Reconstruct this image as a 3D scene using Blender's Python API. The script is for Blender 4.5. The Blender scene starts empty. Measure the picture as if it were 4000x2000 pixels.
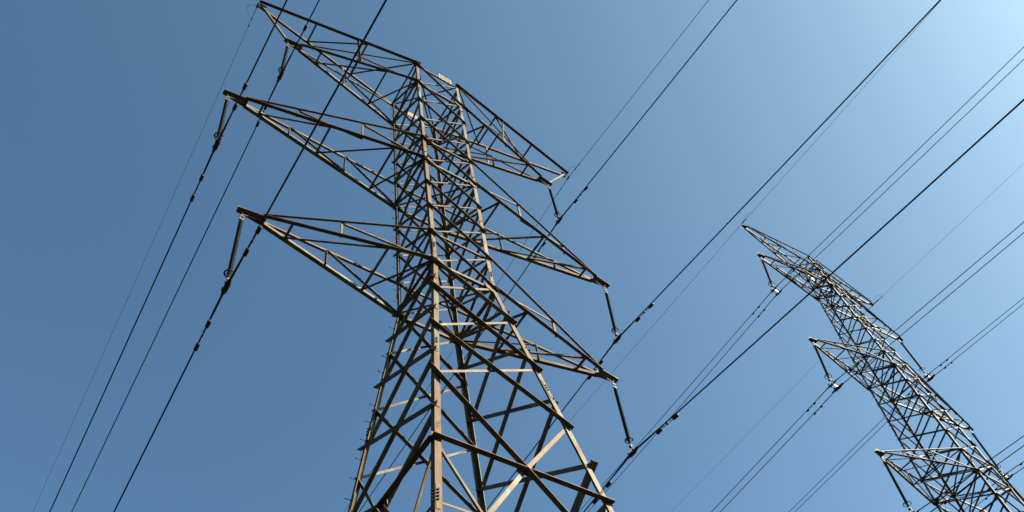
import bpy, math, random
from mathutils import Vector as V, Matrix
random.seed(7)
R = math.radians
scene = bpy.context.scene
COL = scene.collection
EYE = 1.6                                   # camera height above the grass

# ------------------------------------------------------------------ materials
def new_mat(name):
    m = bpy.data.materials.new(name); m.use_nodes = True
    nt = m.node_tree; b = nt.nodes['Principled BSDF']
    return m, nt, b
def ramp(nt, stops):
    r = nt.nodes.new('ShaderNodeValToRGB')
    els = r.color_ramp.elements
    els[0].position, els[0].color = stops[0][0], (*stops[0][1], 1)
    els[1].position, els[1].color = stops[-1][0], (*stops[-1][1], 1)
    for p, c in stops[1:-1]:
        e = els.new(p); e.color = (*c, 1)
    return r
def mix(nt, fac, a, b, typ='MIX'):
    n = nt.nodes.new('ShaderNodeMix'); n.data_type = 'RGBA'; n.blend_type = typ
    for sock, val in ((n.inputs[0], fac), (n.inputs[6], a), (n.inputs[7], b)):
        if hasattr(val, 'is_linked'): nt.links.new(val, sock)
        elif isinstance(val, tuple): sock.default_value = (*val, 1)
        else: sock.default_value = val
    return n.outputs[2]
def noise(nt, scale, detail=4, vec=None, rough=.55):
    n = nt.nodes.new('ShaderNodeTexNoise'); n.inputs['Scale'].default_value = scale
    n.inputs['Detail'].default_value = detail; n.inputs['Roughness'].default_value = rough
    if vec is not None: nt.links.new(vec, n.inputs['Vector'])
    return n.outputs['Fac']
def math_node(nt, op, a, b):
    n = nt.nodes.new('ShaderNodeMath'); n.operation = op
    for sock, val in ((n.inputs[0], a), (n.inputs[1], b)):
        if hasattr(val, 'is_linked'): nt.links.new(val, sock)
        else: sock.default_value = val
    return n.outputs[0]
def steel(name, zinc, warm, rust, amount, rough=.62):
    """old galvanised angle steel: grey zinc, warm weathering, rust in streaks and blotches, each member its own mix"""
    m, nt, b = new_mat(name)
    tc = nt.nodes.new('ShaderNodeTexCoord'); oi = nt.nodes.new('ShaderNodeObjectInfo')
    mp = nt.nodes.new('ShaderNodeMapping'); mp.inputs['Scale'].default_value = (1, 1, .28)
    nt.links.new(tc.outputs['Object'], mp.inputs[0])
    off = nt.nodes.new('ShaderNodeVectorMath'); off.operation = 'ADD'
    sc = nt.nodes.new('ShaderNodeVectorMath'); sc.operation = 'SCALE'
    nt.links.new(oi.outputs['Random'], sc.inputs[0]); sc.inputs[3].default_value = 31.0
    nt.links.new(mp.outputs[0], off.inputs[0]); nt.links.new(sc.outputs[0], off.inputs[1])
    vec = off.outputs[0]
    n1 = noise(nt, 5.5, 6, vec, .65); n2 = noise(nt, 34, 4, vec); n3 = noise(nt, 1.3, 2, vec)
    f = math_node(nt, 'SUBTRACT', math_node(nt, 'ADD', math_node(nt, 'MULTIPLY', n1, 1.25), math_node(nt, 'MULTIPLY', n3, .95)), .46)
    f = math_node(nt, 'ADD', f, math_node(nt, 'MULTIPLY', math_node(nt, 'SUBTRACT', oi.outputs['Random'], .5), amount))
    r = ramp(nt, [(.40, zinc), (.58, warm), (.70, rust), (.88, tuple(c*.72 for c in rust))])
    nt.links.new(f, r.inputs[0])
    sp = ramp(nt, [(.36, (.66, .62, .58)), (.52, (1, 1, 1))]); nt.links.new(n2, sp.inputs[0])
    c = mix(nt, .8, r.outputs[0], sp.outputs[0], 'MULTIPLY')
    nt.links.new(c, b.inputs['Base Color'])
    b.inputs['Roughness'].default_value = rough
    b.inputs['Metallic'].default_value = .0
    b.inputs['Specular IOR Level'].default_value = .15
    return m
def plain(name, col, rough=.5, metal=0., var=.25, scale=20, spec=.4):
    m, nt, b = new_mat(name)
    tc = nt.nodes.new('ShaderNodeTexCoord')
    n = noise(nt, scale, 4, tc.outputs['Object'])
    r = ramp(nt, [(.3, tuple(c*(1-var) for c in col)), (.7, tuple(min(1, c*(1+var)) for c in col))])
    nt.links.new(n, r.inputs[0]); nt.links.new(r.outputs[0], b.inputs['Base Color'])
    b.inputs['Roughness'].default_value = rough; b.inputs['Metallic'].default_value = metal
    b.inputs['Specular IOR Level'].default_value = spec
    return m
STEEL = steel('weathered_steel', (.100, .097, .078), (.068, .054, .030), (.074, .036, .012), .30)
STEEL_B = steel('weathered_steel_far', (.080, .070, .063), (.062, .049, .042), (.048, .034, .027), .4)
WIRE = plain('aged_conductor', (.014, .014, .018), .7, .0, .2, 60, .1)
RUBBER = plain('insulator_rubber', (.012, .010, .010), .7, 0, .3, 30, .08)
FITTING = plain('galvanised_fitting', (.07, .07, .068), .6, .0, .3, 40, .2)
DARKFIT = plain('dark_fitting', (.016, .014, .014), .6, .0, .3, 40, .1)
YOKE = plain('bright_yoke', (.42, .43, .44), .5, .0, .12, 30)
CREAM = plain('cream_enamel', (.19, .135, .08), .5, 0, .1, 12)
DIGIT = plain('dark_enamel', (.03, .011, .005), .5, 0, .2, 20)
YELLOW = plain('yellow_enamel', (.24, .095, .008), .5, 0, .1, 12)
ORANGE = plain('pale_orange_enamel', (.24, .15, .08), .5, 0, .12, 12)

# ------------------------------------------------------------------ mesh helpers
class MB:
    def __init__(s): s.v = []; s.f = []
    def add(s, vs, fs):
        o = len(s.v); s.v += [tuple(x) for x in vs]; s.f += [tuple(i+o for i in f) for f in fs]; return s
    def prism(s, ring0, ring1):
        n = len(ring0)
        fs = [(i, (i+1) % n, n+(i+1) % n, n+i) for i in range(n)]
        return s.add(list(ring0)+list(ring1), fs+[tuple(range(n-1, -1, -1)), tuple(range(n, 2*n))])
    def angle(s, P, Q, a, b, wa, wb, t):
        """L section from P to Q: heel on the line, flange wa along a, flange wb along b"""
        P, Q, a, b = V(P), V(Q), V(a), V(b)
        sec = ((0, 0), (wa, 0), (wa, t), (t, t), (t, wb), (0, wb))
        return s.prism([P+a*x+b*y for x, y in sec], [Q+a*x+b*y for x, y in sec])
    def slab(s, poly, n, t):
        n = V(n)*t
        return s.prism([V(p) for p in poly], [V(p)+n for p in poly])
    def box(s, c, ax, ay, az):
        c, ax, ay, az = V(c), V(ax), V(ay), V(az)
        r = lambda z: [c-ax-ay+z, c+ax-ay+z, c+ax+ay+z, c-ax+ay+z]
        return s.prism(r(-az), r(az))
    def tube(s, pts, rad, n=8, cap=True):
        pts = [V(p) for p in pts]; rings = []
        up = None
        for i, p in enumerate(pts):
            d = (pts[min(i+1, len(pts)-1)]-pts[max(i-1, 0)]).normalized()
            if up is None: up = d.orthogonal().normalized()
            up = (up-d*up.dot(d)).normalized(); w = d.cross(up)
            rr = rad[i] if isinstance(rad, (list, tuple)) else rad
            rings.append([p+(up*math.cos(2*math.pi*k/n)+w*math.sin(2*math.pi*k/n))*rr for k in range(n)])
        vs = [x for r_ in rings for x in r_]; fs = []
        for i in range(len(rings)-1):
            for k in range(n):
                fs.append((i*n+k, i*n+(k+1) % n, (i+1)*n+(k+1) % n, (i+1)*n+k))
        if cap: fs += [tuple(range(n-1, -1, -1)), tuple(range((len(rings)-1)*n, len(rings)*n))]
        return s.add(vs, fs)
    def build(s, name, mat, parent=None, smooth=False):
        me = bpy.data.meshes.new(name); me.from_pydata(s.v, [], s.f); me.update()
        me.materials.append(mat)
        if smooth:
            for p in me.polygons: p.use_smooth = True
        o = bpy.data.objects.new(name, me); COL.objects.link(o); o.parent = parent
        return o
def tag(o, label, cat, group=None):
    o['label'] = label; o['category'] = cat
    if group: o['group'] = group
    return o
def empty(name, loc, rz=0):
    o = bpy.data.objects.new(name, None); COL.objects.link(o); o.location = loc
    o.rotation_euler = (0, 0, rz); o.empty_display_size = .5
    return o
def dup(o, parent=None):
    c = o.copy(); COL.objects.link(c); c.parent = parent
    for ch in o.children: dup(ch, c)
    return c

# ------------------------------------------------------------------ lattice towers
FACES = (('NR', 'N', 'R', V((0, -1, 0))), ('FR', 'R', 'F', V((1, 0, 0))), ('LF', 'F', 'L', V((0, 1, 0))), ('LN', 'L', 'N', V((-1, 0, 0))))
SGN = {'N': (-1, -1), 'R': (1, -1), 'L': (-1, 1), 'F': (1, 1)}
def face_bar(P, Q, n, w, t, side, lower=True, gap=0., ext=0., wo=None):
    """angle whose flat flange lies in a tower face (outward normal n); side +1 puts the standing flange outwards, -1 inwards"""
    P, Q, n = V(P), V(Q), V(n)
    d = (Q-P).normalized(); n = (n-d*n.dot(d)).normalized(); u = n.cross(d)
    if u.z < 0: u = -u
    if not lower: u = -u
    off = -u*w/2+n*gap*side
    return MB().angle(P-d*ext+off, Q+d*ext+off, u, n*side, w, wo or w, t)

class Tower:
    def __init__(s, name, O, yaw, zs, half, mat, label):
        s.root = empty(name, (O[0], O[1], 0), yaw); s.z = zs; s.half = half; s.mat = mat
        tag(s.root, label, 'transmission tower')
    def n(s, leg, z):
        hx, hy = s.half(z); a, b = SGN[leg]
        return V((a*hx, b*hy, z+EYE))
    def part(s, mb, name, parent=None): return mb.build(name, s.mat, parent or s.root)
    def legs(s, zk, w, t):
        """zk: heights of the leg's breaks, w: flange widths at them"""
        out = {}
        for lg, (a, b) in SGN.items():
            m = MB()
            for i in range(len(zk)-1):
                P, Q = s.n(lg, zk[i]), s.n(lg, zk[i+1])
                wa = w[i]
                m.angle(P, Q, (-a, 0, 0), (0, -b, 0), wa, wa, t)
            out[lg] = s.part(m, 'leg')
        return out
    def brace(s, A, B, n, w, t, side, lower, gap, ext, name='diagonal_brace'):
        return s.part(face_bar(A, B, n, w, t, side, lower, gap, ext), name)
    def xpanel(s, face, za, zb, w1, w2, t, lt, ext=0., into=None):
        nm, l, r, n = face
        olow, ilow = {'NR': (True, False), 'LF': (False, True), 'LN': (True, True), 'FR': (True, True)}[nm]
        if nm in ('LF', 'FR'): w1, w2, ext = w2, w1, 0        # on the two rear faces the heavy diagonal is the inner one
        a = face_bar(s.n(l, za), s.n(r, zb), n, w1, t, 1, olow, .003, ext)
        b = face_bar(s.n(r, za), s.n(l, zb), n, w2, t, -1, ilow, lt+.003, 0)
        if into is None:
            s.part(a, 'diagonal_brace'); s.part(b, 'diagonal_brace')
        else:
            into.add(a.v, a.f); into.add(b.v, b.f)
    def horizontal(s, face, z, w, t, lt):
        nm, l, r, n = face
        side = -1 if nm == 'NR' else 1
        return s.part(face_bar(s.n(l, z), s.n(r, z), n, w, t, side, True, lt+.003 if side < 0 else .003), 'horizontal_strut')
    def plan(s, z, w, t, both=True):
        for l, r in (('N', 'F'), ('L', 'R'))[:2 if both else 1]:
            P, Q = s.n(l, z), s.n(r, z); d = (Q-P).normalized(); u = d.cross(V((0, 0, 1)))
            dz = V((0, 0, 0 if l == 'N' else .02))
            s.part(MB().angle(P+d*.1+dz-u*w/2, Q-d*.1+dz-u*w/2, u, (0, 0, 1), w, w, t), 'plan_brace')
    def arm(s, sg, L, zl, zu, tip_z, wt, cw, uw, sw, t, struts, posts, tip_len, tip_w, up=True, name='crossarm'):
        """side sg=-1 left, +1 right; lower chords at zl, upper chords rising to zu; struts/posts are fractions from the tip"""
        A, B = ('N', 'L') if sg < 0 else ('R', 'F')
        # the end piece: two plates side by side with a sole plate
        m = MB(); zt = tip_z+EYE
        x0, x1 = sg*(L-tip_len*.8), sg*(L+tip_len*.2)
        ew = wt+cw*.75
        m.slab([(x0, -ew, zt-.002), (x1, -tip_w/2, zt-.002), (x1, tip_w/2, zt-.002), (x0, ew, zt-.002)], (0, 0, -1), .012)
        for yy in (-1, 1):
            m.slab([(x0, yy*(wt-.02), zt), (x1, yy*tip_w*.3, zt), (x1, yy*tip_w*.3, zt+.07), (x0, yy*(wt-.02), zt+cw*1.2)], (0, -yy, 0), .012)
        root = s.part(m, name)
        lo = {}; hi = {}
        for lg, yy in ((A, -1), (B, 1)):
            tip = V((sg*(L-tip_len*.72), yy*wt, zt)); nd = s.n(lg, zl); d = (nd-tip).normalized()
            out = V((0, yy, 0)); out = (out-d*out.dot(d)).normalized()
            s.part(MB().angle(tip, nd+d*.06, out, (0, 0, 1), cw, cw, t), 'lower_chord', root)
            lo[yy] = (tip, nd)
            if up:
                tp = V((sg*(L-tip_len*.66), yy*wt, zt+cw*.62)); nu = s.n(lg, zu); d = (nu-tp).normalized()
                sd = V((0, yy, 0)); sd = (sd-d*sd.dot(d)).normalized(); vv = d.cross(sd)
                if vv.z < 0: vv = -vv
                s.part(MB().angle(tp, nu+d*.05, sd, vv, uw, uw, t), 'upper_chord', root)
                hi[yy] = (tp, nu)
        def pt(ch, yy, q):                              # q measured along the whole arm, tip to leg
            xq = sg*L+(ch[yy][1].x-sg*L)*q; p0, p1 = ch[yy]
            return p0.lerp(p1, (xq-p0.x)/(p1.x-p0.x))
        def flat(P, Q, w, dz=0.):
            d = (Q-P).normalized(); u = d.cross(V((0, 0, 1))).normalized(); z = V((0, 0, dz))
            s.part(MB().angle(P+z-u*w/2, Q+z-u*w/2, u, (0, 0, 1), w, w, t), 'strut', root)
        fr = list(struts)
        ends = fr+[1.0]
        for i, q in enumerate(fr):
            flat(pt(lo, -1, q), pt(lo, 1, q), sw, .012)
            flat(pt(lo, -sg, q), pt(lo, sg, ends[i+1]), sw, .022)
        if up:
            for yy in (-1, 1):
                for i, q in enumerate(posts):
                    top, bot = pt(hi, yy, q), pt(lo, yy, q)
                    qn = (posts[i+1] if i+1 < len(posts) else 1.0)
                    ny = V((0, yy, 0)); w = sw*.9
                    for P, Q in ((top, bot), (top, pt(lo, yy, qn))):
                        d = (Q-P).normalized(); n2 = (ny-d*ny.dot(d)).normalized(); u = n2.cross(d)
                        s.part(MB().angle(P-u*w/2, Q-u*w/2, u, -n2, w, w, t), 'strut', root)
        return root, lo, hi
    def gusset(s, leg, z, w, h, parent=None, t=.012):
        """plates over a leg on both its faces where a crossarm is bolted on"""
        a, b = SGN[leg]; P = s.n(leg, z); m = MB()
        for ax, nn in ((V((-a, 0, 0)), V((0, b, 0))), (V((0, -b, 0)), V((a, 0, 0)))):
            poly = [P+ax*.0+V((0, 0, h*.55)), P+ax*w*.55+V((0, 0, h*.5)), P+ax*w+V((0, 0, h*.05)), P+ax*w*.9-V((0, 0, h*.25)), P+ax*w*.35-V((0, 0, h*.5)), P-V((0, 0, h*.5))]
            poly = [q+nn*.004 for q in poly]
            m.slab(poly, nn, t)
        return s.part(m, 'gusset_plate')
    def splice(s, leg, z, parent, h=.5, w=.11, bolts=3):
        """cover plates where two lengths of a leg meet, with a short row of bolts on each flange"""
        a, b = SGN[leg]; P0, P1 = s.n(leg, z-h/2), s.n(leg, z+h/2); m = MB(); up = (P1-P0).normalized()
        for ax, nn in ((V((-a, 0, 0)), V((0, b, 0))), (V((0, -b, 0)), V((a, 0, 0)))):
            m.slab([P0+ax*.012+nn*.002, P0+ax*w+nn*.002, P1+ax*w+nn*.002, P1+ax*.012+nn*.002], nn, .006)
        pl = s.part(m, 'splice_plate', parent)
        for ax, nn in ((V((-a, 0, 0)), V((0, b, 0))), (V((0, -b, 0)), V((a, 0, 0)))):
            for i in range(bolts):
                c = P0.lerp(P1, .5)+up*(.03+.068*(i-(bolts-1)/2))+ax*w*.5+nn*.011
                if not BOLT:
                    ring = [V((.017*math.cos(k*math.pi/3), .017*math.sin(k*math.pi/3), 0)) for k in range(6)]
                    BOLT.append(MB().prism(ring, [q+V((0, 0, .022)) for q in ring]).build('bolt', DARKFIT, parent)); o = BOLT[0]
                else:
                    o = BOLT[0].copy(); COL.objects.link(o); o.parent = parent
                M = nn.to_track_quat('Z', 'Y').to_matrix().to_4x4(); M.translation = c
                o.matrix_local = M
BOLT = []

# ---- tower A, close by
OA, YA = (-1.1635, 10.4353), .72553
ZA = [26.126, 24.718, 23.441, 22.171, 20.984, 19.749, 18.595, 17.465, 16.329, 15.148, 13.905, 12.326, 10.715, 8.939, 6.16, -EYE]
def half_a(z):
    if z >= ZA[9]:
        t = (ZA[0]-z)/(ZA[0]-ZA[9]); return .7212+(.7276-.7212)*t, .735+(.7464-.735)*t
    return .7276+.125*(ZA[9]-z), .7464+.1278*(ZA[9]-z)
A = Tower('transmission_tower', OA, YA, ZA, half_a, STEEL, 'large rusty lattice pylon close by, three pairs of crossarms, seen from below')
LT = .013
legA = A.legs([ZA[0]+.02, ZA[5], ZA[9], ZA[12], -EYE], [.08, .09, .098, .104], LT)
for k in range(13):                                                       # the two faces across the line
    for fc in (FACES[0], FACES[2]):
        if k < 12: A.xpanel(fc, ZA[k], ZA[k+1], .062 if k < 9 else .086, .04 if k < 9 else .054, .008, LT, .09 if k > 7 else .04)
LNZ = ZA[:10]+[14.33, 12.985, 11.41, 9.73]
for k in range(13):                                                       # the two faces along it, panels staggered below the waist
    for fc in (FACES[1], FACES[3]):
        A.xpanel(fc, LNZ[k], LNZ[k+1], .064 if k < 9 else .086, .046 if k < 9 else .06, .008, LT, .1 if k > 8 else .02)
def kbrace(T, fc, ztop, zh, zfoot, w, t):
    nm, l, r, n = fc
    mid = T.n(l, zh).lerp(T.n(r, zh), .5)
    T.part(face_bar(T.n(l, zh), T.n(r, zh), n, w-(.006 if nm in ('LN', 'FR') else 0), t, 1, True, .003, .06 if nm == 'NR' else 0), 'horizontal_strut')
    g = V((0, 0, 1)); u = (T.n(r, zh)-T.n(l, zh)).normalized()
    T.part(MB().slab([mid-u*.16-g*.10-n*.012, mid+u*.16-g*.10-n*.012, mid+u*.13+g*.12-n*.012, mid-u*.13+g*.12-n*.012], -n, .01), 'gusset_plate')
    for lg, ot in ((l, r), (r, l)):
        o_ = lg == l                                    # one diagonal runs outside the legs, the other inside, through the middle plate
        low = nm in ('NR', 'LN', 'FR') if o_ else nm != 'NR'
        foot = T.n(ot, zfoot)
        T.brace(T.n(lg, ztop), mid, n, w if o_ else w*.75, t, 1 if o_ else -1, low, .005 if o_ else LT+.012, .1 if o_ else 0)
        T.brace(mid, foot, n, w if o_ else w*.75, t, 1 if o_ else -1, low, .005 if o_ else LT+.012, 0)
        q = mid.lerp(foot, .5); zq = q.z-EYE
        T.brace(T.n(ot, zh), q, n, .038, .006, -1, True, LT+.012, 0, 'redundant_brace')
        T.brace(T.n(ot, zq), q, n, .038, .006, -1, False, LT+.012, 0, 'redundant_brace')
for fc in FACES: kbrace(A, fc, ZA[12] if fc[0] in ('NR', 'LF') else 9.73, ZA[13], ZA[14], .09, .009)
for fc in FACES:
    for k in (0, 1, 4, 5, 8, 9): A.horizontal(fc, ZA[k], .062 if k in (1, 5, 9) else .045, .008, LT)
for k in (0, 1, 5, 9): A.plan(ZA[k], .042, .006, k != 1)
for k in (1, 5, 9):
    for lg in SGN: A.gusset(lg, ZA[k], .25 if k == 9 else .2, .34)
for lg, z in (('N', 15.75), ('N', 11.72), ('N', 7.62), ('R', 15.65), ('R', 11.72), ('R', 7.62), ('L', 15.7), ('L', 11.72), ('F', 15.7), ('F', 11.72), ('N', 20.1), ('R', 20.1), ('N', 24.2), ('R', 24.2)):
    A.splice(lg, z, legA[lg], .5 if z < 19 else .3, .078 if z < 19 else .064, (4 if z < 8 else 3) if z < 19 else 1)
# step bolts up one leg
sb = MB().tube([(0, 0, 0), (-.105, 0, 0)], .0075, 6).tube([(-.105, 0, 0), (-.118, 0, 0)], .014, 6).tube([(0, 0, 0), (-.014, 0, 0)], .015, 6)
first = None; z = 25.6
while z > 4.5:
    P = A.n('L', z)+V((-.001, -.055, 0))
    if first is None: first = sb.build('step_bolt', DARKFIT, legA['L']); o = first
    else: o = first.copy(); COL.objects.link(o); o.parent = legA['L']
    o.location = P; z -= .44
UW = dict(C3=4.375, C2=5.285, C1=4.305, E=5.25)
tipsA = {}
for sg in (-1, 1):
    tipsA[sg, 3] = A.arm(sg, UW['C3'], ZA[9], ZA[8], ZA[9]-.06, .06, .08, .052, .044, .008, (.25, .75), (.5,), .55, .12)
    tipsA[sg, 2] = A.arm(sg, UW['C2'], ZA[5], ZA[4], ZA[5]-.14, .06, .08, .052, .044, .008, (1/6, .5, 5/6), (1/3, 2/3), .55, .12)
    rt, lo, hi = A.arm(sg, UW['C1'], ZA[1], ZA[0], ZA[1]-.17, .06, .072, .04, .042, .007, (.25, .75), (.5,), .5, .12)
    tipsA[sg, 1] = (rt, lo, hi)
    # the earth wire arm above: two heavy chords to the tower top, tied back to the conductor arm
    m = MB(); zt = ZA[0]+EYE-.02; x = sg*UW['E']
    m.slab([(x-sg*.16, -.04, zt), (x+sg*.04, -.03, zt), (x+sg*.04, .03, zt), (x-sg*.16, .04, zt)], (0, 0, -1), .012)
    er = A.part(m, 'earth_wire_arm'); ch = {}
    for lg, yy in ((('N', -1), ('L', 1)) if sg < 0 else (('R', -1), ('F', 1))):
        tip = V((x, yy*.045, zt)); nd = A.n(lg, ZA[0]); d = (nd-tip).normalized(); out = V((0, yy, 0)); out = (out-d*out.dot(d)).normalized()
        A.part(MB().angle(tip-d*.05, nd+d*.12, out, (0, 0, 1), .088 if yy < 0 else .062, .07, .008), 'upper_chord', er); ch[yy] = (tip, nd)
        tq = V((sg*(UW['C1']+.05), yy*.06, ZA[1]-.09+EYE))
        if yy < 0: A.part(MB().angle(V((x, -.03, zt-.01)), tq+V((0, .06, 0)), (0, 1, 0), (-sg, 0, 0), .06, .06, .007), 'tie_strut', er)
        a_, b_ = ch[yy][0].lerp(ch[yy][1], .612), lo[yy][0].lerp(lo[yy][1], .5)
        ny = V((0, yy, 0))
        A.part(MB().angle(a_, b_, (sg, 0, 0), ny, .05, .05, .006), 'strut', er)
    pc = lambda yy, q: ch[yy][0].lerp(ch[yy][1], q)
    def flt(P, Q, w, dz):
        d = (Q-P).normalized(); u = d.cross(V((0, 0, 1))).normalized(); zz = V((0, 0, dz))
        A.part(MB().angle(P+zz-u*w/2, Q+zz-u*w/2, u, (0, 0, 1), w, w, .006), 'strut', er)
    flt(pc(-1, .34), pc(1, .34), .045, .012); flt(pc(1, .34), pc(-1, .67), .045, .02)
    flt(pc(-1, .67), pc(1, .67), .045, .012); flt(pc(1, .67), pc(-1, 1), .045, .02)
    hq = lambda yy, q: hi[yy][0].lerp(hi[yy][1], q)
    flt(hq(-1, .5), hq(1, .5), .04, .0)
# signs on tower A
def rot2(u, vv, c, x, y): return c+u*x+vv*y
def plate(T, P, Q, t0, t1, drop, rise, off, mat, name):
    a, b = P.lerp(Q, t0), P.lerp(Q, t1); z = V((0, 0, 1))
    return MB().slab([a-z*drop+off, b-z*drop+off, b+z*rise+off, a+z*rise+off], off.normalized(), .004).build(name, mat, T.root)
P, Q = A.n('N', ZA[0]), A.n('R', ZA[0]); off = V((0, -.075, 0))
pl = plate(A, P, Q, .50, .795, .31, .0, off, CREAM, 'number_plate')
pl['label'] = 'cream number plate reading 008 on the tower top'
u = (Q-P).normalized(); vv = V((0, 0, 1)); dm = MB()
def ring2(c, rx, ry, wd, n=20):
    vs = []; fs = []
    for k in range(n):
        a = 2*math.pi*k/n
        for rx_, ry_ in ((rx, ry), (rx-wd, ry-wd*.8)):
            q = c+u*rx_*math.cos(a)+vv*ry_*math.sin(a); vs += [q, q+V((0, -.004, 0))]
    for k in range(n):
        i, j = 4*k, 4*((k+1) % n)
        fs += [(i+1, j+1, j+3, i+3), (i, i+1, i+3, i+2) if False else (i, j, j+1, i+1), (i+2, i+3, j+3, j+2)]
    dm.add(vs, fs)
for i, kind in enumerate('008'):
    c = P.lerp(Q, .50+.295*(.2+.3*i))+V((0, -.0815, -.155))
    if kind == '0': ring2(c, .058, .115, .034)
    else: ring2(c+vv*.056, .052, .062, .028); ring2(c-vv*.056, .058, .066, .028)
dm.build('digits', DIGIT, pl)
P, Q = A.n('L', ZA[0]), A.n('F', ZA[0])
y_ = plate(A, P, Q, .33, .58, .26, .0, V((0, -.05, 0)), YELLOW, 'warning_plate')
y_['label'] = 'plain yellow plate hung under the top back strut'

# ---- tower B, farther to the right
OB, YB = (11.4058, 19.7421), .74
ZB = [26.667, 26.123, 25.621, 25.094, 24.476, 23.765, 23.092, 22.401, 21.733, 21.07, 20.399, 19.676, 18.931, 18.17, 17.41, 16.59, 15.791, 14.953, 14.074]
while ZB[-1] > -EYE+1.6: ZB.append(round(ZB[-1]-.9-.05*(len(ZB)-18), 3))
ZB.append(-EYE)
KB = [(ZB[0], .228, .228), (ZB[4], .3575, .3447), (ZB[11], .5541, .5466), (ZB[18], .763, .7557)]
def half_b(z):
    for (z0, x0, y0), (z1, x1, y1) in zip(KB, KB[1:]):
        if z >= z1 or z1 == KB[-1][0]:
            t = (z0-z)/(z0-z1); return x0+(x1-x0)*t, y0+(y1-y0)*t
B = Tower('transmission_tower', OB, YB, ZB, half_b, STEEL_B, 'slender grey brown lattice pylon farther away on the right, carrying twin wires')
legB = B.legs([ZB[0], ZB[4], ZB[11], ZB[18], -EYE], [.05, .056, .062, .068], .009)
rest = MB()
for k in range(len(ZB)-1):
    for fc in FACES:
        near = 5 <= k <= 16
        B.xpanel(fc, ZB[k], ZB[k+1], .034 if k < 11 else .04, .028 if k < 11 else .034, .006, .009, .01, None if near else rest)
ro = rest.build('lattice_bracing', STEEL_B, B.root); ro['kind'] = 'stuff'
for fc in FACES:
    for k in (0, 2, 3, 4, 10, 11, 16, 17): B.horizontal(fc, ZB[k], .038, .006, .009)
for k in (4, 10, 11, 16, 17): B.plan(ZB[k], .03, .005)
for k in (4, 11, 17):
    for lg in SGN: B.gusset(lg, ZB[k], .13, .2)
for lg, z in (('N', 18.6), ('R', 18.6), ('N', 15.3), ('R', 15.3), ('N', 22.0), ('R', 22.0)): B.splice(lg, z, legB[lg], .4, .05, 2)
sb2 = MB().tube([(0, 0, 0), (-.14, 0, 0)], .008, 6).tube([(-.14, 0, 0), (-.152, 0, 0)], .014, 6)
first = None; z = 24.2
while z > 12.5:
    if first is None: first = sb2.build('step_bolt', DARKFIT, legB['L']); o = first
    else: o = first.copy(); COL.objects.link(o); o.parent = legB['L']
    o.location = B.n('L', z)+V((0, -.04, 0)); z -= .42
for sg in (-1, 1):
    B.arm(sg, 3.50, ZB[2], ZB[0], 26.42, .035, .048, .042, .024, .005, (.3, .5, .75), (.3, .5, .75), .22, .06, name='earth_wire_arm')
    B.arm(sg, 3.70, ZB[4], ZB[3], 24.28, .05, .054, .044, .026, .005, (.2, .45, .72), (.3, .62), .3, .09)
    B.arm(sg, 3.84, ZB[11], ZB[10], 19.50, .05, .054, .044, .026, .005, (.17, .40, .66), (.3, .62), .3, .09)
    B.arm(sg, 4.10, ZB[17], ZB[16], 14.70, .05, .054, .044, .026, .005, (.15, .36, .62), (.28, .6), .3, .09)
P, Q = B.n('L', ZB[1]), B.n('F', ZB[1])
o_ = plate(B, P, Q, .1, .8, .26, -.06, V((0, -.04, 0)), ORANGE, 'number_plate')
o_['label'] = 'pale orange plate near the top of the far tower'

# ------------------------------------------------------------------ insulator strings
def world(T, x, y, z):
    c, s_ = math.cos(T.root.rotation_euler.z), math.sin(T.root.rotation_euler.z)
    return V((T.root.location.x+c*x-s_*y, T.root.location.y+s_*x+c*y, z+EYE))
def lathe(prof, n=14):
    vs, fs = [], []
    for r_, z in prof:
        vs += [(r_*math.cos(2*math.pi*k/n), r_*math.sin(2*math.pi*k/n), z) for k in range(n)]
    for i in range(len(prof)-1):
        for k in range(n): fs.append((i*n+k, (i+1)*n+k, (i+1)*n+(k+1) % n, i*n+(k+1) % n))
    return MB().add(vs, fs)
def torus(c, rx, ry, tr, a0=0, a1=360, n=28, tilt=(1, 0, 0)):
    pts = []
    for k in range(n+1):
        a = R(a0+(a1-a0)*k/n); pts.append((c[0]+rx*math.cos(a), c[1]+ry*math.sin(a), c[2]+.0))
    return MB().tube(pts, tr, 7)
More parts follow.
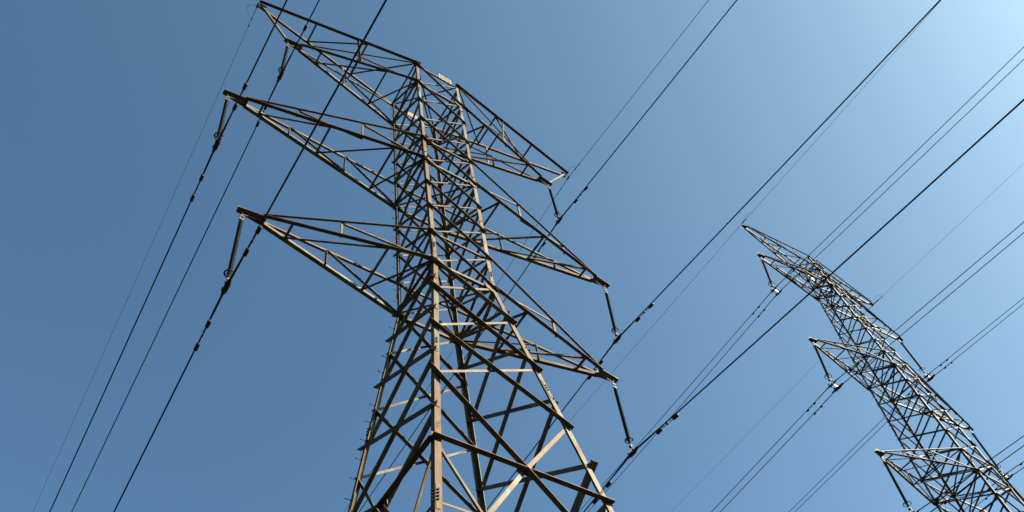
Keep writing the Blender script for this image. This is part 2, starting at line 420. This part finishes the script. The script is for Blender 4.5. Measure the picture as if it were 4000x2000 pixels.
def make_string(name, L, rad, twin):
    """hangs from its own origin down to z=-L where the wire is clamped"""
    root = empty(name, (0, 0, 0))
    h = .20; bot = -L+.26
    m = MB().tube([(0, 0, .0), (0, 0, -.09)], .012, 6).tube([(-.028, 0, -.07), (-.028, 0, -.2)], .011, 6).tube([(.028, 0, -.07), (.028, 0, -.2)], .011, 6)
    m.box((0, 0, -.075), (.045, 0, 0), (0, .016, 0), (0, 0, .014)).box((0, 0, -.19), (.045, 0, 0), (0, .018, 0), (0, 0, .018))
    m.build('hanger_shackle', FITTING, root)
    prof = [(.02, -h), (.03, -h-.01), (.03, -h-.06)]
    n = int((L-.26-h-.12)/.03); z = -h-.06
    for i in range(n):
        big = rad if i % 2 == 0 else rad*.86
        prof += [(rad*.6, z-.003), (big, z-.014), (big*.97, z-.018), (rad*.6, z-.024)]; z -= .03
    prof += [(.03, z), (.03, bot+.02), (.016, bot)]
    lathe(prof).build('shed_stack', RUBBER, root, True)
    rr = .08 if not twin else .09
    g = torus((0, 0, z+.02), rr, rr, .014 if not twin else .01, 20, 340)
    g.tube([(0, 0, z-.03), (rr*.94, 0, z+.02)], .009, 6).tube([(0, 0, z-.03), (-rr*.94, rr*.3, z+.02)], .009, 6)
    g.build('grading_ring', DARKFIT, root, True)
    if twin:
        t = torus((0, 0, -h-.1), .06, .06, .007, 30, 330); t.tube([(0, 0, -h-.04), (-.055, 0, -h-.1)], .006, 6)
        t.build('arcing_ring', DARKFIT, root, True)
    m = MB().tube([(0, 0, bot), (0, 0, bot-.12)], .014, 6).tube([(.0, -.022, bot-.1), (0, -.03, -L+.03)], .01, 6).tube([(.0, .022, bot-.1), (0, .03, -L+.03)], .01, 6)
    m.box((0, 0, bot-.09), (.02, 0, 0), (0, .035, 0), (0, 0, .02))
    m.build('lower_link', FITTING, root)
    if not twin: make_clamp(root, 0, -L)
    return root
def make_clamp(root, x, z, k=1.):
    m = MB()
    pts = [(x, y, z-.012-.05*(1-abs(y)/.2)*.55) for y in (-.2, -.12, -.05, .05, .12, .2)]
    m.tube(pts, [r_*k for r_ in (.02, .034, .046, .046, .034, .02)], 8)
    for y in (-.07, .07):
        m.tube([(x-.045, y, z-.075), (x-.045, y, z+.03)], .009, 6).tube([(x+.045, y, z-.075), (x+.045, y, z+.03)], .009, 6)
        m.box((x, y, z+.012), (.055, 0, 0), (0, .02, 0), (0, 0, .01))
    return m.build('suspension_clamp', DARKFIT, root, False)
def aim(o, top, bottom, yaw, L0):
    d = bottom-top
    zax = -d.normalized(); y = V((-math.sin(yaw), math.cos(yaw), 0)); x = y.cross(zax).normalized(); y = zax.cross(x)
    M = Matrix((x, y, zax)).transposed().to_4x4()
    k = d.length/L0
    o.matrix_world = Matrix.Translation(top) @ M @ Matrix.Diagonal((1, 1, k, 1))

# ------------------------------------------------------------------ wires: x, z at the clamp; per span (slope, curvature, drift, damper distance)
W = {
'EL': (-5.326, 25.914, (-.09849, .000609, .01402, .5), (-.1, .0007, .001, .5)),
'C1L': (-4.283, 22.041, (-.11364, .000463, .00677, 1.1), (-.0868, .0007, .00087, 1.2)),
'C2L': (-5.178, 17.099, (-.10601, .000632, .01386, 1.0), (-.0846, .000696, -.00016, 1.23)),
'C3L': (-4.339, 12.587, (-.11673, .000669, .00946, .98), (-.08716, .000637, .00141, 1.1)),
'ER': (5.32, 25.932, (-.09338, .000715, .00107, .51), (-.1048, .000694, .00175, .51)),
'C1R': (4.242, 22.22, (-.0866, .000597, -.00059, 1.06), (-.10064, .000662, .00135, 1.05)),
'C2R': (4.979, 16.98, (-.08627, .00065, -.00016, .97), (-.10291, .000454, .00118, 1.04)),
'C3R': (4.217, 12.653, (-.09507, .000696, .00051, 1.11), (-.11922, .000615, .00169, 1.08)),
'BEL': (-3.481, 26.576, (-.0221, .00066, -.00387, None), (-.02215, .000721, -.00365, None)),
'BER': (3.754, 26.677, (-.04748, .00069, -.00165, .23), (-.03497, .000674, -.00207, .28)),
'BC1La': (-4.22, 21.834, (-.06956, .000704, -.00076, .84), (-.07546, .000629, -.00046, .72)),
'BC1Lb': (-4.027, 21.79, (-.07952, .00083, .00031, .82), (-.08492, .000812, -.00005, .74)),
'BC2La': (-4.281, 17.214, (-.08224, .000734, 0, .83), (-.08084, .000806, -.00026, .78)),
'BC2Lb': (-4.015, 17.214, (-.08048, .000731, -.00008, .82), (-.0806, .000756, -.00021, .78)),
'BC3La': (-4.289, 12.565, (-.075, .0007, 0, .8), (-.06972, .000686, -.0004, .8)),
'BC3Lb': (-3.967, 12.578, (-.075, .0007, 0, .8), (-.06365, .000687, -.00056, .8)),
'BC1Ra': (3.488, 22.089, (-.07288, .000707, -.00042, .75), (-.07062, .000719, -.00051, .73)),
'BC1Rb': (3.649, 22.013, (-.07009, .000695, -.00054, .75), (-.06392, .000712, -.00073, .75)),
'BC2Ra': (3.544, 17.292, (-.072, .0007, 0, .75), (-.06822, .0007, -.00045, .75)),
'BC2Rb': (3.689, 17.221, (-.072, .0007, 0, .75), (-.07225, .0007, -.00034, .75)),
}
damper_mesh = {}
def damper(parent, pos, d, big):
    """two weights on a short cable, clamped under the wire"""
    if big not in damper_mesh:
        s_ = {True: 1.0, 'b': .55, 'e': .42, 'f': .42}[big]
        m = MB(); y0 = .165*s_
        for sg in (-1, 1):
            m.tube([(0, sg*y0, -.062*s_), (0, sg*(y0+.01), -.062*s_), (0, sg*(y0+.15*s_), -.066*s_), (0, sg*(y0+.16*s_), -.066*s_)], [.02*s_, .034*s_, .036*s_, .02*s_], 8)
        m.tube([(0, -y0-.05*s_, -.062*s_), (0, 0, -.058*s_), (0, y0+.05*s_, -.062*s_)], .008*s_, 6)
        m.box((0, 0, -.03*s_), (.014*s_, 0, 0), (0, .024*s_, 0), (0, 0, .042*s_))
        o = m.build('vibration_damper', DARKFIT, parent); damper_mesh[big] = o
    else:
        o = damper_mesh[big].copy(); COL.objects.link(o); o.parent = parent
    y = d.normalized(); x = y.cross(V((0, 0, 1))).normalized(); z = x.cross(y)
    M = Matrix((x, y, z)).transposed().to_4x4(); M.translation = pos
    o.matrix_local = M
    return o
def wire(T, key, name, rad, rod, rod_len, big, reach=110):
    x0, z0, p, n = W[key]
    root = None
    def at(s_):
        m, q, a, _ = p if s_ >= 0 else n
        t = abs(s_); return world(T, x0+a*t, s_, z0+m*t+q*t*t)
    ss = []; t = -reach
    while t <= reach+1e-6:
        ss.append(t); a = abs(t+.01); t += .25 if a < 3 else (1 if a < 20 else 4)
    def rr(s_):
        a = abs(s_)
        return rod if a < rod_len else (rad+(rod-rad)*max(0, 1-(a-rod_len)/.15) if a < rod_len+.15 else rad)
    if 0 not in ss: ss = sorted(ss+[0])
    o = MB().tube([at(s_) for s_ in ss], [rr(s_) for s_ in ss], 7).build(name, WIRE, None, True)
    for d, sg in ((p[3], 1), (n[3], -1)):
        if d: damper(o, at(sg*d), at(sg*d+.1)-at(sg*d-.1), big)
    return o, at

WL = {
'C1L': 'thick wire through the top left insulator of the near tower, nearest its tip',
'C2L': 'thick wire hung from the long middle left arm of the near tower',
'C3L': 'thick wire hung from the lowest left arm of the near tower',
'C1R': 'thick wire hung from the top right arm of the near tower',
'C2R': 'thick wire hung from the long middle right arm of the near tower',
'C3R': 'thick wire under the lowest right arm of the near tower, crossing the far tower',
}
for k, lb in WL.items():
    o, at = wire(A, k, 'overhead_conductor', .0148, .0205, .62, True)
    tag(o, lb, 'power line', 'conductors of the near tower')
for k, lb in (('EL', 'hair thin earth wire at the tip of the near tower top left arm'), ('ER', 'thin earth wire with dampers at the tip of the near tower top right arm')):
    o, at = wire(A, k, 'earth_wire', *((.0048, .007) if k == 'EL' else (.0072, .0095)), .3, 'e')
    tag(o, lb, 'earth wire', 'earth wires above the conductors')
    sg = -1 if k == 'EL' else 1
    c = at(0); q = at(.42 if sg < 0 else -.5); up = V((0, 0, .0))
    side = (world(A, -1, 0, 0)-world(A, 0, 0, 0)) if sg < 0 else (world(A, -.4, 0, 0)-world(A, 0, 0, 0))
    pts = [c.lerp(q, t)+side*.22*math.sin(math.pi*t)+V((0, 0, .16*math.sin(math.pi*t))) for t in [i/16 for i in range(17)]]
    MB().tube(pts, .0042, 6).build('bonding_jumper', WIRE, o)
    MB().tube([at(-.09), at(-.03)+V((0, 0, -.01)), at(.03)+V((0, 0, -.01)), at(.09)], [.012, .028, .028, .012], 8).build('earth_clamp', DARKFIT, o)
BL = {
'BC1La': 'upper left wire of the twin pair at the far tower top left insulator',
'BC1Lb': 'lower right wire of the twin pair at the far tower top left insulator',
'BC2La': 'upper left wire of the twin pair at the far tower middle left insulator',
'BC2Lb': 'lower right wire of the twin pair at the far tower middle left insulator',
'BC3La': 'upper left wire of the twin pair at the far tower lowest left insulator',
'BC3Lb': 'lower right wire of the twin pair at the far tower lowest left insulator',
'BC1Ra': 'upper left wire of the twin pair at the far tower top right insulator',
'BC1Rb': 'lower right wire of the twin pair at the far tower top right insulator',
'BC2Ra': 'upper left wire of the twin pair at the far tower middle right insulator',
'BC2Rb': 'lower right wire of the twin pair at the far tower middle right insulator',
}
for k, lb in BL.items():
    o, at = wire(B, k, 'overhead_conductor', .0098, .0128, .5, 'b')
    tag(o, lb, 'power line', 'twin conductors of the far tower')
for k, lb in (('BEL', 'faint earth wire at the far tower top left arm tip'), ('BER', 'faint earth wire beyond the far tower top right arm tip')):
    o, at = wire(B, k, 'earth_wire', *((.0055, .007) if k == 'BEL' else (.0042, .006)), .2, 'f')
    tag(o, lb, 'earth wire', 'earth wires above the conductors')
    c = at(0); q = at(-.5); tip = world(B, -3.50 if k == 'BEL' else 3.50, 0, 26.42)
    pts = [tip.lerp(q, t)+V((0, 0, .2*math.sin(math.pi*t))) for t in [i/12 for i in range(13)]]
    MB().tube(pts, .004, 6).build('bonding_jumper', WIRE, o)
    MB().tube([tip, tip.lerp(c, .5)+V((0, 0, -.04)), c, at(-.25)], [.012, .014, .02, .012], 7).build('earth_clamp', DARKFIT, o)

sA = make_string('insulator_string', 2.28, .042, False)
SA = {'1L': (-4.282, 24.273, 'C1L', 'black ribbed insulator under the topmost left arm of the near tower'),
      '2L': (-5.275, 19.42, 'C2L', 'black ribbed insulator under the middle left arm of the near tower'),
      '3L': (-4.366, 14.922, 'C3L', 'black ribbed insulator under the lowest left arm of the near tower, largest in view'),
      '1R': (4.267, 24.284, 'C1R', 'black ribbed insulator under the topmost right arm of the near tower'),
      '2R': (5.204, 19.292, 'C2R', 'black ribbed insulator under the middle right arm of the near tower'),
      '3R': (4.328, 14.895, 'C3R', 'black ribbed insulator under the lowest right arm of the near tower')}
for i, (k, (x, z, wk, lb)) in enumerate(SA.items()):
    o = sA if i == 0 else dup(sA)
    top = world(A, x, 0, z+.06); bot = world(A, W[wk][0], 0, W[wk][1]+.01)
    aim(o, top, bot, YA, 2.28)
    tag(o, lb, 'insulator', 'insulators of the near tower')
    # two hanger links down from the crossarm end piece, fixed to the arm
    sg = -1 if k[1] == 'L' else 1; rt, lo, hi = tipsA[sg, int(k[0])]
    zt = lo[-1][0].z
    MB().tube([(sg*(abs(x)+.03), 0, zt-.01), (x, 0, z+EYE+.05)], .011, 6).tube([(sg*(abs(x)-.42), 0, zt-.01), (x, 0, z+EYE+.05)], .011, 6).build('hanger_link', FITTING, rt)
sB = make_string('insulator_string', 2.28, .036, True)
SB = {'1L': (-3.66, 24.16, 'BC1L', 'thin black insulator under the topmost left arm of the far tower'),
      '2L': (-3.80, 19.38, 'BC2L', 'thin black insulator under the middle left arm of the far tower'),
      '3L': (-4.03, 14.55, 'BC3L', 'thin black insulator under the lowest left arm of the far tower'),
      '1R': (3.44, 24.16, 'BC1R', 'thin black insulator under the topmost right arm of the far tower'),
      '2R': (3.66, 19.42, 'BC2R', 'thin black insulator under the middle right arm of the far tower')}
for i, (k, (x, z, wk, lb)) in enumerate(SB.items()):
    o = sB if i == 0 else dup(sB)
    xa, za = W[wk+'a'][:2]; xb, zb = W[wk+'b'][:2]
    top = world(B, x, 0, z); bot = world(B, xa, 0, za+.03)
    aim(o, top, bot, YB, 2.28)
    tag(o, lb, 'insulator', 'insulators of the far tower')
    inv = o.matrix_world.inverted()
    pa, pb = inv @ world(B, xa, 0, za), inv @ world(B, xb, 0, zb)
    dx = (pb-pa)
    m = MB(); up = V((0, 0, .035))
    m.box(pa.lerp(pb, .5)+V((0, 0, .03)), dx*.5, (0, .012, 0), up); m.build('yoke_plate', YOKE, o)
    make_clamp(o, pa.x, pa.z, .62); make_clamp(o, pb.x, pb.z, .62)

# ------------------------------------------------------------------ ground, sky, sun, camera
gm, nt, b = new_mat('rough_grass')
tc = nt.nodes.new('ShaderNodeTexCoord')
r = ramp(nt, [(.3, (.016, .019, .013)), (.55, (.022, .025, .017)), (.75, (.034, .034, .025))])
nt.links.new(noise(nt, .35, 8, tc.outputs['Object'], .7), r.inputs[0]); nt.links.new(r.outputs[0], b.inputs['Base Color'])
b.inputs['Roughness'].default_value = .95; b.inputs['Specular IOR Level'].default_value = .1
S = 1500.
g = MB().add([(-S, -S, 0), (S, -S, 0), (S, S, 0), (-S, S, 0)], [(0, 1, 2, 3)]).build('ground', gm)
g['kind'] = 'structure'; g['label'] = 'rough grass field below the towers'

# added unseen ridge ring, blocks the bright low sky and darkens the steel
hm, nt, b = new_mat('added_ridge_green')
tc = nt.nodes.new('ShaderNodeTexCoord')
r = ramp(nt, [(.3, (.017, .021, .014)), (.6, (.025, .03, .019)), (.8, (.036, .038, .025))])
nt.links.new(noise(nt, .06, 8, tc.outputs['Object'], .7), r.inputs[0]); nt.links.new(r.outputs[0], b.inputs['Base Color'])
b.inputs['Roughness'].default_value = 1.; b.inputs['Specular IOR Level'].default_value = .0
hv, hf, NA = [], [], 144
prof = [(190, -1), (215, 16), (250, 38), (300, 58), (360, 70), (450, 74), (620, 40), (800, -2)]
for rad_, h_ in prof:
    for k in range(NA):
        a = 2*math.pi*k/NA
        wv = 1+.16*math.sin(3*a+1)+.10*math.sin(7*a+2+rad_*.01)+.05*math.sin(19*a+rad_*.03)
        rr_ = rad_*(1+.06*math.sin(5*a))
        hv.append((rr_*math.sin(a), rr_*math.cos(a), h_*wv if h_ > 0 else h_))
for i in range(len(prof)-1):
    for k in range(NA): hf.append((i*NA+k, i*NA+(k+1) % NA, (i+1)*NA+(k+1) % NA, (i+1)*NA+k))
hl = MB().add(hv, hf).build('added_ridge', hm, None, True)
hl['kind'] = 'structure'; hl['label'] = 'added unseen ridge around the field, blocking low sky'

SUN_AZ, SUN_EL = 96., 36.                  # degrees clockwise from +Y, above the horizon
wd = bpy.data.worlds.new('World'); scene.world = wd; wd.use_nodes = True
wn = wd.node_tree; bg = wn.nodes['Background']
sky = wn.nodes.new('ShaderNodeTexSky'); sky.sky_type = 'NISHITA'; sky.sun_disc = False
sky.sun_elevation = R(SUN_EL); sky.sun_rotation = R(SUN_AZ)
sky.altitude = 0; sky.air_density = .7; sky.dust_density = 3; sky.ozone_density = 2
tint = mix(wn, 1.0, sky.outputs[0], (.70, 1.0, 1.0), 'MULTIPLY')
wn.links.new(tint, bg.inputs[0]); bg.inputs[1].default_value = .05
sl = bpy.data.lights.new('sun', 'SUN'); sl.energy = 5.0; sl.angle = R(.53); sl.color = (1, .86, .64)
so = bpy.data.objects.new('sun', sl); COL.objects.link(so)
sd = V((math.sin(R(SUN_AZ))*math.cos(R(SUN_EL)), math.cos(R(SUN_AZ))*math.cos(R(SUN_EL)), math.sin(R(SUN_EL))))
so.rotation_euler = sd.to_track_quat('Z', 'Y').to_euler(); so.location = (0, 0, 60)

F, PITCH, ROLL, CY = 3479.25, .9061048, -.1895135, 1347.59
cp, sp, cr, sr = math.cos(PITCH), math.sin(PITCH), math.cos(ROLL), math.sin(ROLL)
fw = V((0, cp, sp)); rt = V((1, 0, 0)); up = V((0, -sp, cp))
rt2 = rt*cr+up*sr; up2 = up*cr-rt*sr
cd = bpy.data.cameras.new('camera'); cam = bpy.data.objects.new('camera', cd); COL.objects.link(cam)
cd.sensor_fit = 'HORIZONTAL'; cd.sensor_width = 36; cd.lens = 36*F/4000; cd.shift_y = (CY-1000)/4000
cd.clip_start = .05; cd.clip_end = 6000
M = Matrix((rt2, up2, -fw)).transposed().to_4x4(); M.translation = (0, 0, EYE)
cam.matrix_world = M
scene.camera = cam
vs = scene.view_settings
vs.view_transform = 'Standard'; vs.look = 'None'; vs.exposure = 2.17; vs.gamma = 1; vs.use_curve_mapping = False
